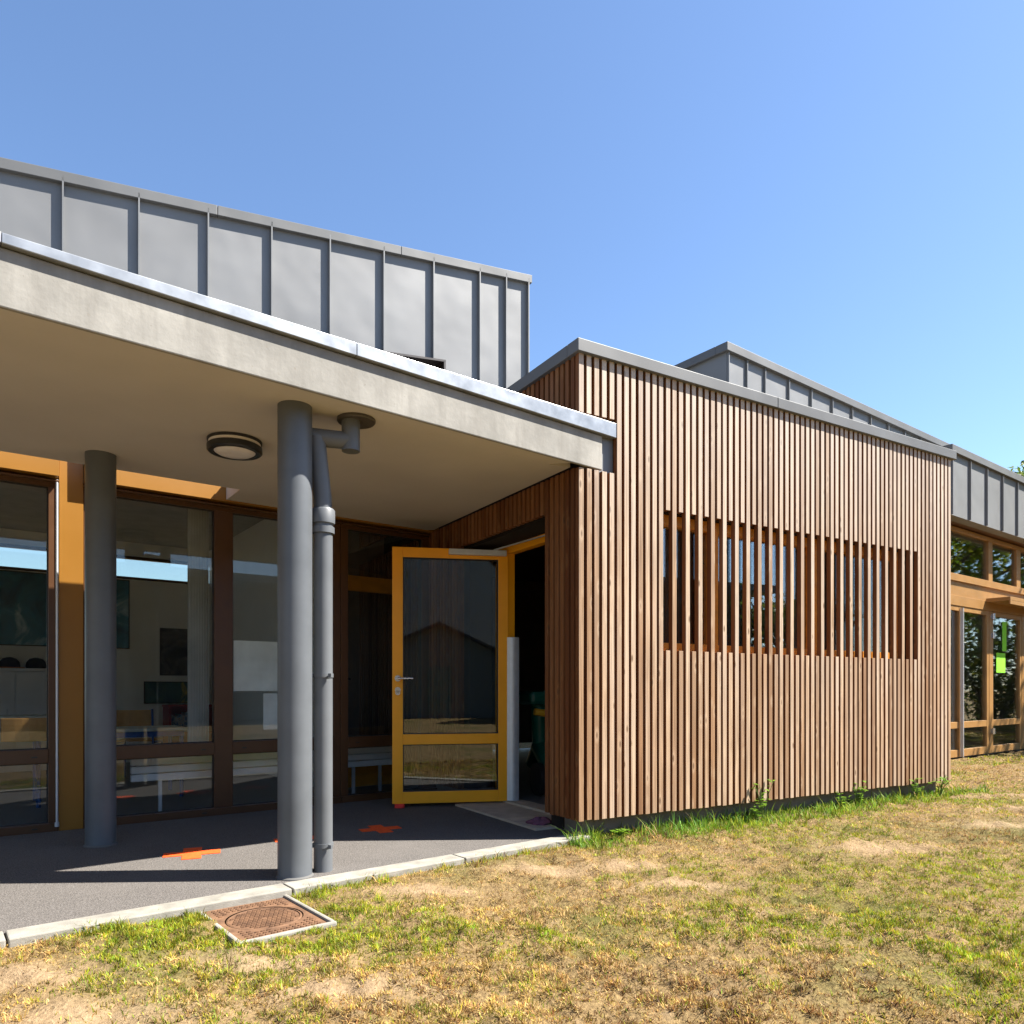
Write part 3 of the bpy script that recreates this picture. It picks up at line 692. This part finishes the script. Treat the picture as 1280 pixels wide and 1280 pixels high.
def sq(a):
    c_, s_ = math.cos(a), math.sin(a); k = min(HWD / max(abs(c_), 1e-6), HDP / max(abs(s_), 1e-6)); return (c_ * k, s_ * k)
angs = sorted([2 * math.pi * k / n for k in range(n)])
o_ = [sq(a) for a in angs]
vs = [(x, y, 0) for x, y in ring] + [(x, y, 0) for x, y in o_]
m.add(vs, [(k, (k + 1) % n, n + (k + 1) % n, n + k)[::-1] for k in range(n)])
for ix in range(-9, 10):
    for iy in range(-10, 11):
        x, y = ix * .025, iy * .025
        if abs(x) < HWD - .012 and abs(y) < HDP - .012 and math.hypot(x, y) > rr + .016:
            m.box(ID, x - .007, x + .007, y - .004, y + .004, -.001, .005)
m.build('plate', RUST, mh)
m = MB(); m.lathe((0, 0, -.03), [(rr - .006, 0), (rr - .006, .028), (rr - .012, .031), (.150, .031), (.148, .027), (.001, .027)], 48)
for ix in range(-7, 8):
    for iy in range(-7, 8):
        x, y = ix * .022 + (.011 if iy % 2 else 0), iy * .022
        if .02 < math.hypot(x, y) < .138: m.box(ID, x - .007, x + .007, y - .0035, y + .0035, -.004, .003)
m.build('lid', RUST, mh)

# ------------------------------------------------------------------ glazed wing at the far right
gw = thing('glazed_wing', 'far wing with zinc fascia and tan framed glazed doors beyond the annex', 'building', HW.P(3, 3, 0), world=True)
m = MB(); FS0 = -.84
m.box(HW, FS0, 9, -.25, -.10, 3.23, 4.09); HP = HW
for k in range(20):
    s = FS0 + .06 + .55 * k; m.box(HW, s - .006, s + .006, -.28, -.249, 3.23, 4.02)
m.build('fascia', ZINC, gw)
m = MB(); m.box(HW, FS0, 9, -.295, -.05, 4.03, 4.125); m.build('coping', ZINCCAP, gw, bevel=.004)
m = MB(); m.box(HW, FS0, 9, -.099, .30, 3.235, 3.275); m.build('soffit', BRONZE, gw)
m = MB(); m.box(HW, FS0, 9, -.09, 6, 3.95, 4.0); m.build('roof', ZINC, gw)
m = MB(); m.box(HW, -2.5, -.452, 0, .25, -.1, 3.22); m.build('side_panel', TANFRAME, gw)
m = MB(); m.box(HW, 8.7, 9, 0, 6, -.1, 3.9); m.box(HW, -2.5, 8.7, 5.8, 6, -.1, 3.9); m.box(HW, FS0, 9, .301, .4, 3.22, 3.94); m.box(HW, -2.6, -2.5, 0, 6, -.1, 3.9)
m.build('wall', INTWALL, gw)
m = MB(); m.box(HW, -2.4, 8.6, .1, 5.7, -.05, .0); m.build('interior_floor', FLOORIN, gw)
# fixed glazing band above the doors
def hs(u, d=0.0):
    k = (u - 640) / 910; x0, y0 = HW.P(0, d, 0)[:2]; return (y0 * k - x0) / (HW.t[0] - HW.t[1] * k)
S1, S2, S3, S4 = hs(1236), hs(1241), hs(1271), hs(1276)
m = MB()
m.box(HW, -.45, 8.7, 0, .08, 3.16, 3.22); m.box(HW, -.45, 8.7, -.01, .08, 2.47, 2.57)
vert = [(-.45, -.35), (S1, S2), (S3, S4), (S4 + 1.2, S4 + 1.3), (S4 + 3.0, S4 + 3.1), (8.6, 8.7)]
for a, b in vert: m.box(HW, a, b, .002, .078, 2.57, 3.16)
bw = m.build('window', TANFRAME, gw, bevel=.003)
for (a, b), (c_, d_) in zip(vert[:-1], vert[1:]):
    m = MB(); m.box(HW, b - .004, c_ + .004, .036, .044, 2.566, 3.164); m.build('pane', GLASS, bw)
m = MB(); m.box(HW, -.45, 8.7, .02, .06, 2.27, 2.468); m.build('panel', TANFRAME, gw)
m = MB(); m.box(HW, -.45, 8.7, -.005, .08, 2.13, 2.268); m.build('door_head', TANFRAME, gw, bevel=.003)
m = MB(); m.box(HW, S1 - .12, S1 + 2.4, -.32, -.006, 2.245, 2.30); m.box(HW, S1 - .12, S1 + 2.4, -.32, -.30, 2.19, 2.244); m.build('door_hood', TANFRAME, gw, bevel=.004)
def gdoor(s0, s1, pull=False, hinge=False, al=.075, ar=.075):
    m = MB(); a = .075
    m.box(HW, s0, s0 + al, .004, .066, .02, 2.128); m.box(HW, s1 - ar, s1, .004, .066, .02, 2.128)
    for z0, z1 in ((2.06, 2.128), (.42, .51), (.02, .12)): m.box(HW, s0 + al, s1 - ar, .006, .064, z0, z1)
    dr = m.build('door', TANFRAME, gw, bevel=.003)
    for z0, z1 in ((.12, .42), (.51, 2.06)):
        m = MB(); m.box(HW, s0 + al - .004, s1 - ar + .004, .03, .038, z0 - .004, z1 + .004); m.build('pane', GLASS, dr)
    if hinge:
        for z in (.30, 1.72, 2.0):
            m = MB(); m.tube([HW.P(s0 - .005, -.03, z), HW.P(s0 - .005, -.03, z + .09)], .02, 12); m.box(HW, s0 - .04, s0 + .035, -.012, .003, z + .01, z + .08); m.build('hinge', CHROME, dr)
    if pull:
        m = MB(); m.box(HW, s0 + .0, s0 + .012, -.045, -.002, .02, 2.10)
        m.build('door_edge', ALU, dr)
sL = hs(1200)
gdoor(-.45, sL - .002, ar=.015); gdoor(sL, S1 + .02, True, al=.015); gdoor(S1 + .10, S4 + .05, False, True); gdoor(S4 + .13, S4 + 1.3)
for a, b in ((S1 + .022, S1 + .098), (S4 + .052, S4 + .128), (S4 + 1.302, 8.7)):
    m = MB(); m.box(HW, a, b, .0, .075, .02, 2.128); m.build('door_post', TANFRAME, gw)
for sx, z0, z1, wd, lab in ((hs(1254), 1.55, 2.0, .16, 'tall green sheet stuck to the far door glass'), (hs(1250), 1.22, 1.52, .34, 'wide bright green sheet stuck to the far door glass')):
    m = MB(); box(m, -wd / 2, wd / 2, 0, .003, 0, z1 - z0); o = m.build('green_sheet', simple('green paper', (.22, .62, .02), .7)); o.location = HW.P(sx + .1, .022 - (.004 if wd < .2 else 0), z0); o.rotation_euler = (0, 0, math.atan2(.6, .8))
    tag(o, lab, 'paper')
# upper zinc volume behind the annex
UZ = Fr(2.535, 8.60, .8, .6)
m = MB(); m.box(UZ, 0, 9, 0, 5, 3.3, 5.03)
for s in (.0, .37, .74) : m.box(UZ, s - .005 + (.012 if s == 0 else 0), s + .007 + (.012 if s == 0 else 0), -.03, .001, 3.3, 4.96)
for k in range(1, 14): s = .74 + .52 * k; m.box(UZ, s - .006, s + .006, -.03, .001, 3.3, 4.96)
UZS = Fr(UZ.o[0], UZ.o[1], UZ.i[0], UZ.i[1])
for s in (.72, 1.5, 2.3): m.box(UZS, s - .006, s + .006, -.001, .03, 3.3, 4.96)
m.build('upper_wall', ZINC, gw)
m = MB(); m.box(UZ, -.05, 9, -.05, .12, 4.945, 5.045); m.box(UZ, -.05, .12, .122, 5, 4.945, 5.045); m.build('upper_coping', ZINCCAP, gw, bevel=.004)

# ------------------------------------------------------------------ vegetation
def rand_unit(n):
    v = rng.normal(size=(n, 3)); return v / np.linalg.norm(v, axis=1, keepdims=True)
def leaf_mesh(pts, size, cols):
    n = len(pts); a = rand_unit(n); b = np.cross(a, rand_unit(n)); b /= np.linalg.norm(b, axis=1, keepdims=True)
    L_ = size[:, None] * a; W_ = size[:, None] * .45 * b; nrm = np.cross(a, b) * size[:, None] * .15
    v = np.stack([pts - L_ * .5, pts + W_ * .5 + nrm, pts + L_ * .5, pts - W_ * .5 + nrm], 1).reshape(-1, 3)
    f = np.arange(4 * n).reshape(-1, 4); c = np.repeat(np.concatenate([cols, np.ones((n, 1))], 1), 4, 0)
    return v, f, c
def tree(label, x, y, h, r, seed, nleaf=9000, lsize=.14, hue=(.085, .145, .02), group=None):
    rs = random.Random(seed); g = np.random.default_rng(seed)
    t = thing('tree', label, 'tree', (x, y, -.06), 0, group)
    m = MB(); th = h * .38
    pts = [(0, 0, -.1), (.03 * h * rs.uniform(-.3, .3), .02, th * .5), (.05 * rs.uniform(-1, 1), .05 * rs.uniform(-1, 1), th), (.1 * rs.uniform(-1, 1), .1, h * .62), (.0, .0, h * .88)]
    m.tube(pts, [h * .026, h * .021, h * .018, h * .011, h * .004], 10)
    tips = []
    for k in range(15):
        az = k * 2.4 + rs.uniform(-.3, .3); z0 = th * (.85 + .1 * (k % 6)) + h * .02 * k; rr_ = r * rs.uniform(.6, 1.0)
        a = Vector((.02, .02, min(z0, h * .75))); e = Vector((math.cos(az) * rr_, math.sin(az) * rr_, min(a.z + r * rs.uniform(.1, .8), h * .95)))
        mid = a.lerp(e, .5) + Vector((0, 0, r * .12)); m.tube([a, mid, e], [h * .009, h * .006, h * .0025], 6); tips += [e, mid, a.lerp(e, .75) + Vector((rs.uniform(-.3, .3), rs.uniform(-.3, .3), .2)) * r * .5]
    for k in range(8): tips.append(Vector((rs.uniform(-.4, .4) * r, rs.uniform(-.4, .4) * r, h * rs.uniform(.75, .96))))
    m.build('trunk', BARK, t)
    tips = np.array([tuple(q) for q in tips]); ci = g.integers(0, len(tips), nleaf)
    rad = np.abs(g.normal(size=nleaf)) ** .7 * r * .24
    u = g.normal(size=(nleaf, 3)); u /= np.linalg.norm(u, axis=1, keepdims=True)
    p = tips[ci] + u * rad[:, None] * np.array([1, 1, .75])
    cl_ = g.uniform(.65, 1.35, len(tips))[ci]
    col = np.array(hue)[None] * (cl_ * g.uniform(.7, 1.35, nleaf))[:, None] * np.stack([g.uniform(.8, 1.5, nleaf), np.ones(nleaf), g.uniform(.6, 1.2, nleaf)], 1)
    v, f, c = leaf_mesh(p, g.uniform(.7, 1.3, nleaf) * lsize, col)
    npmesh('crown', v, f, LEAF, t, attrs={'col': ('FLOAT_COLOR', c)})
tree('leafy tree showing its top above the far zinc fascia', 19.6, 27.0, 9.45, 2.9, 21, 8000, .22)
G1 = 'garden trees mirrored in the far glazing'
tree('broad leafy tree casting dappled shade by the far glazed doors', 14.4, 11.6, 7.0, 2.9, 31, 11000, .17, (.15, .22, .015), G1)
tree('tall leafy tree at the far right of the lawn', 19.5, 14.5, 8.5, 3.2, 32, 9000, .20, (.14, .20, .015), G1)
tree('slim leafy tree far right behind the first trees', 24.5, 10.0, 8.0, 3.0, 33, 8000, .20, (.14, .19, .015), G1)
tree('low leafy tree beyond the right end of the lawn', 24.0, 2.5, 4.2, 2.6, 34, 7000, .20, (.07, .12, .02), G1)
tree('low bushy tree across the lawn opposite the annex', 27, -4.0, 4.0, 2.8, 35, 7000, .20, (.07, .12, .02), G1)
G2 = 'dense shrubs bordering the garden beyond the frame'
def shrub(label, x, y, h, r, seed, n=7000):
    g = np.random.default_rng(seed); t = thing('shrub', label, 'shrub', (x, y, -.06), 0, G2)
    m = MB()
    for k in range(7):
        a = k * .9; m.tube([(0, 0, -.1), (math.cos(a) * r * .3, math.sin(a) * r * .3, h * .45), (math.cos(a) * r * .6, math.sin(a) * r * .6, h * .8)], [.05, .035, .012], 6)
    m.build('stem', BARK, t)
    c0 = np.stack([g.uniform(-1, 1, 40) * r * .75, g.uniform(-1, 1, 40) * r * .75, g.uniform(.12, .85, 40) * h], 1)
    ci = g.integers(0, 40, n); u = g.normal(size=(n, 3)); p = c0[ci] + u * r * .17
    p[:, 2] = np.maximum(p[:, 2], .05)
    cl_ = g.uniform(.6, 1.4, 40)[ci] * g.uniform(.7, 1.3, n)
    col = np.array([[.11, .16, .014]]) * cl_[:, None] * np.stack([g.uniform(.8, 1.6, n), np.ones(n), g.uniform(.6, 1.2, n)], 1)
    v, f, c = leaf_mesh(p, g.uniform(.7, 1.3, n) * .16, col); npmesh('crown', v, f, LEAF, t, attrs={'col': ('FLOAT_COLOR', c)})
shrub('wide shrub under the trees at the right end of the lawn', 17.5, 14.2, 3.0, 2.2, 61)
shrub('wide shrub beside the far garden path', 21.5, 12.5, 3.2, 2.4, 62)
shrub('shrub near the far glazed wing corner', 15.6, 16.2, 3.4, 2.0, 63)
ow = thing('opposite_wing', 'long dark single-storey school wing across the garden opposite the classroom', 'building', (12.5, -7.5, -.06), math.atan2(.6, .8) + math.pi)
m = MB(); box(m, -15, 5.5, 0, 8, 0, 4.6); m.build('wall', simple('dark render', (.10, .085, .07), .9), ow)
m = MB(); box(m, -15.3, 5.8, -1.2, 8.3, 4.601, 4.85); m.build('roof', ZINC, ow)
for k in range(5):
    m = MB(); box(m, -13.5 + 4 * k, -11 + 4 * k, -.03, .05, .6, 2.6); q_ = m.build('window', BRONZE, ow)
    m = MB(); box(m, -13.4 + 4 * k, -11.1 + 4 * k, -.04, -.031, .7, 2.5); m.build('pane', BLACK, q_)
tree('tree behind the gable house', 1.0, -24, 8, 3.5, 41, 7000, .24, (.05, .09, .02))
bl = thing('apartment_block', 'tall plain grey block rising behind the gable house', 'building', (9.5, -27, -.1), R(180))
m = MB(); box(m, -7, 6.5, 0, 10, 0, 9.5); m.build('wall', simple('grey render', (.30, .31, .29), .9), bl)
m = MB(); box(m, -7.2, 6.7, -.2, 10.2, 9.501, 9.8); m.build('roof', ZINC, bl)
# house across the lawn (mirrored in the open door)
hx, hy = 4.6, -14.5
hs_ = thing('gable_house', 'small pale gable-roofed house across the lawn mirrored in the open door', 'house', (hx, hy, -.1), R(188))
m = MB(); box(m, -3.2, 3.2, 0, 6, 0, 2.1); m.add([(-3.2, 0.001, 2.1), (3.2, .001, 2.1), (0, .001, 3.5), (-3.2, 5.999, 2.1), (3.2, 5.999, 2.1), (0, 5.999, 3.5)], [(0, 1, 2), (5, 4, 3)]); m.build('wall', simple('pale render', (.15, .18, .165), .9), hs_)
m = MB()
for sx in (-1, 1):
    m.add([(0, -.3, 3.62), (sx * 3.6, -.3, 2.02), (sx * 3.6, 6.3, 2.02), (0, 6.3, 3.62), (0, -.3, 3.50), (sx * 3.6, -.3, 1.9), (sx * 3.6, 6.3, 1.9), (0, 6.3, 3.50)], [(0, 1, 2, 3), (7, 6, 5, 4), (0, 4, 5, 1), (3, 2, 6, 7), (1, 5, 6, 2)])
m.build('roof', simple('dark roof tile', (.05, .045, .042), .8), hs_)
m = MB(); box(m, -.5, .4, -.05, .02, .0, 1.95); m.build('door', simple('teal door paint', (.03, .16, .15), .5), hs_)

# leafy weeds along the wall base
def weed(s, d, h, n, seed, label, spread=.10):
    g = random.Random(seed); p = T.P(s, d, 0); z = float(ground_z(np.array([p[0]]), np.array([p[1]]))[0])
    t = thing('weed', label, 'plant', (p[0], p[1], z), 0, 'leafy weeds along the annex base')
    m = MB(); V = []; Fc = []; Cc = []
    for k in range(n):
        a = g.uniform(0, 6.28); l = h * g.uniform(.55, 1); e = Vector((math.cos(a) * spread * g.uniform(.3, 1), math.sin(a) * spread * .6 * g.uniform(.3, 1) - .02, l))
        mid = Vector((e.x * .35, e.y * .35, l * .55)); m.tube([(0, 0, -.02), mid, e], [.004, .003, .0015], 6)
        for q in range(g.randint(4, 8)):
            f = g.uniform(.3, 1); base = (Vector((0, 0, 0)).lerp(mid, f * 2) if f < .5 else mid.lerp(e, f * 2 - 1))
            b_ = g.uniform(0, 6.28); ll = g.uniform(.03, .065); dv = Vector((math.cos(b_), math.sin(b_), g.uniform(.1, .7))).normalized(); sd_ = dv.cross(Vector((0, 0, 1))).normalized() * ll * .3
            i0 = len(V); V += [base, base + dv * ll * .5 + sd_, base + dv * ll - Vector((0, 0, ll * .2)), base + dv * ll * .5 - sd_]; Fc.append((i0, i0 + 1, i0 + 2, i0 + 3))
            cc = g.uniform(.7, 1.3); Cc += [(.14 * cc, .25 * cc, .02 * cc, 1)] * 4
    m.build('stem', simple('weed stem', (.10, .16, .04), .6), t)
    npmesh('leaf', np.array([tuple(v) for v in V]), np.array(Fc), LEAF, t, attrs={'col': ('FLOAT_COLOR', np.array(Cc))})
weed(1.74, -.02, .33, 5, 1, 'tall spindly weed with dark stem at the foot of the slats below the window', .16)
weed(1.62, -.06, .17, 6, 2, 'low bushy weed beside the tall spindly one at the slat foot', .09)
weed(2.92, -.03, .24, 6, 3, 'broad-leaved weed rising against the slats right of the window middle', .10)
weed(2.70, -.02, .15, 5, 4, 'short weed just left of the broad-leaved one', .09)
weed(3.78, -.04, .20, 7, 5, 'bushy weed near the right corner of the annex', .13)
weed(4.10, -.06, .22, 7, 6, 'bright weed clump at the very right end of the slats', .13)
weed(.28, -.06, .10, 5, 7, 'small weed under the left corner slats', .07)

# grass: dry and green blades (one mass)
def blades():
    B = 46000.0
    ys = np.linspace(1.75, 15, 4000); dens = B * np.minimum(1, (2.6 / ys) ** 1.9); pdf = dens * 2.30 * ys
    total = int(np.sum(pdf) * (ys[1] - ys[0])); cdf = np.cumsum(pdf); cdf /= cdf[-1]
    y = np.interp(rng.random(total), cdf, ys); x = y * rng.uniform(-1.05, 1.25, total)
    b = built_depth(x, y)
    lx, ly = x + 1.09, y - 3.21; ca, sa = math.cos(R(39.5)), math.sin(R(39.5)); ax, ay = lx * ca + ly * sa, -lx * sa + ly * ca
    ok = (b < 0.022) & ~((np.abs(ax) < .203) & (np.abs(ay) < .277))
    s_h, d_h = fr_sd(HW, x, y); ok &= d_h < -.05
    x, y = x[ok], y[ok]
    soil = fbm(x * 1.5 + 3, y * 1.5, 41, 4); soil2 = .5 * fbm(x * 11, y * 11, 43, 3) + .5 * fbm(x * 30, y * 30, 45, 2)
    st, dt = fr_sd(T, x, y)
    wall = sstep(dt, -.50, -.04) * (st > -.1) * (st < 4.7) * np.clip(.45 + 1.8 * (fbm(st * 3, dt * 3, 88) - .3), 0, 1)
    keep = np.clip(.80 + 1.2 * (soil - .46) + 1.6 * (soil2 - .5) + wall - 1.0 * bare_mask(x, y), .05, 1)
    ok = rng.random(len(x)) < keep
    x, y, wall, soil2 = x[ok], y[ok], wall[ok], soil2[ok]; n = len(x)
    gm = fbm(x * 1.0 + 9, y * 1.0 + 4, 57, 5); gm2 = fbm(x * 7, y * 7, 61, 3)
    gf = np.clip(.40 + 3.4 * (gm - .52) + 1.6 * (gm2 - .5) + 1.1 * wall - .20 * sstep(-x, -.6, .6) + .40 * sstep(x, 1.0, 3.0) * sstep(4.6 - y, 0, 1), .05, .95)
    sf, df = fr_sd(FA, x, y); kb = np.exp(-((df + .05) / .07) ** 2) * (fbm(x * 3, y * 3, 71) > .55)
    gf = np.clip(gf + .5 * kb, 0, 1)
    green = rng.random(n) < gf
    z = np.where(built_depth(x, y) > -.02, -.045, ground_z(x, y) - .005)
    clump = np.clip(.7 + 2.2 * (soil2 - .45), .5, 1.5)
    hgt = np.where(green, rng.uniform(.014, .036, n), rng.uniform(.012, .034, n)) * clump
    hgt = hgt * (1 + 4.2 * wall * (rng.random(n) < .5) * rng.random(n)) * (1 + .7 * kb)
    wd = rng.uniform(.0010, .0022, n) * np.maximum(1, y / 3.2)
    lean = np.where(green, rng.uniform(.2, 1.2, n), rng.uniform(.3, 2.2, n))
    az = rng.uniform(0, 2 * np.pi, n); dx, dy = np.cos(az), np.sin(az); wa = rng.uniform(0, 2 * np.pi, n); wx, wy = np.cos(wa) * wd, np.sin(wa) * wd
    k = 1 / np.sqrt(1 + lean ** 2); up = hgt * k; out = hgt * k * lean
    br = rng.uniform(.55, 1.4, n) * np.clip(1 + 1.8 * (fbm(x * 22, y * 22, 91, 2) - .5), .45, 1.7)
    dry = np.array([[.47, .325, .105]]) * np.stack([np.ones(n), rng.uniform(.86, 1.08, n), rng.uniform(.7, 1.3, n)], 1)
    brown = np.array([[.21, .105, .036]])
    dry = np.where((rng.random(n) < .16 + .45 * sstep(.46 - gm, 0, .1))[:, None], brown, dry)
    grn = np.array([[.235, .270, .016]]) * np.stack([rng.uniform(.6, 1.5, n), np.ones(n), rng.uniform(.6, 1.4, n)], 1) * (1 - wall[:, None] * np.array([[.45, .12, -.2]]))
    col = np.where(green[:, None], grn, dry) * br[:, None]
    P0 = np.stack([x - wx, y - wy, z], 1); P1 = np.stack([x + wx, y + wy, z], 1); P3 = np.stack([x + dx * out, y + dy * out, z + up], 1)
    mx, my, mz = x + dx * out * .38, y + dy * out * .38, z + up * .62
    P2 = np.stack([mx + wx * .8, my + wy * .8, mz], 1); P4 = np.stack([mx - wx * .8, my - wy * .8, mz], 1)
    big = (y < 3.4) | (hgt > .045); sm = ~big; nb, ns = big.sum(), sm.sum()
    vb = np.stack([P0[big], P1[big], P2[big], P3[big], P4[big]], 1).reshape(-1, 3); vs_ = np.stack([P0[sm], P1[sm], P3[sm]], 1).reshape(-1, 3)
    q = np.arange(nb) * 5
    tb = np.stack([np.stack([q, q + 1, q + 2], 1), np.stack([q, q + 2, q + 4], 1), np.stack([q + 4, q + 2, q + 3], 1)], 1).reshape(-1, 3)
    ts = np.arange(ns * 3).reshape(-1, 3) + nb * 5
    c4 = np.concatenate([col, np.ones((n, 1))], 1)
    c = np.concatenate([np.repeat(c4[big], 5, 0), np.repeat(c4[sm], 3, 0)])
    o = npmesh('grass', np.concatenate([vb, vs_]), np.concatenate([tb, ts]), BLADE, attrs={'col': ('FLOAT_COLOR', c)})
    tag(o, 'patchy dry and green lawn grass', None, None, 'stuff'); print('blades', n)
blades()
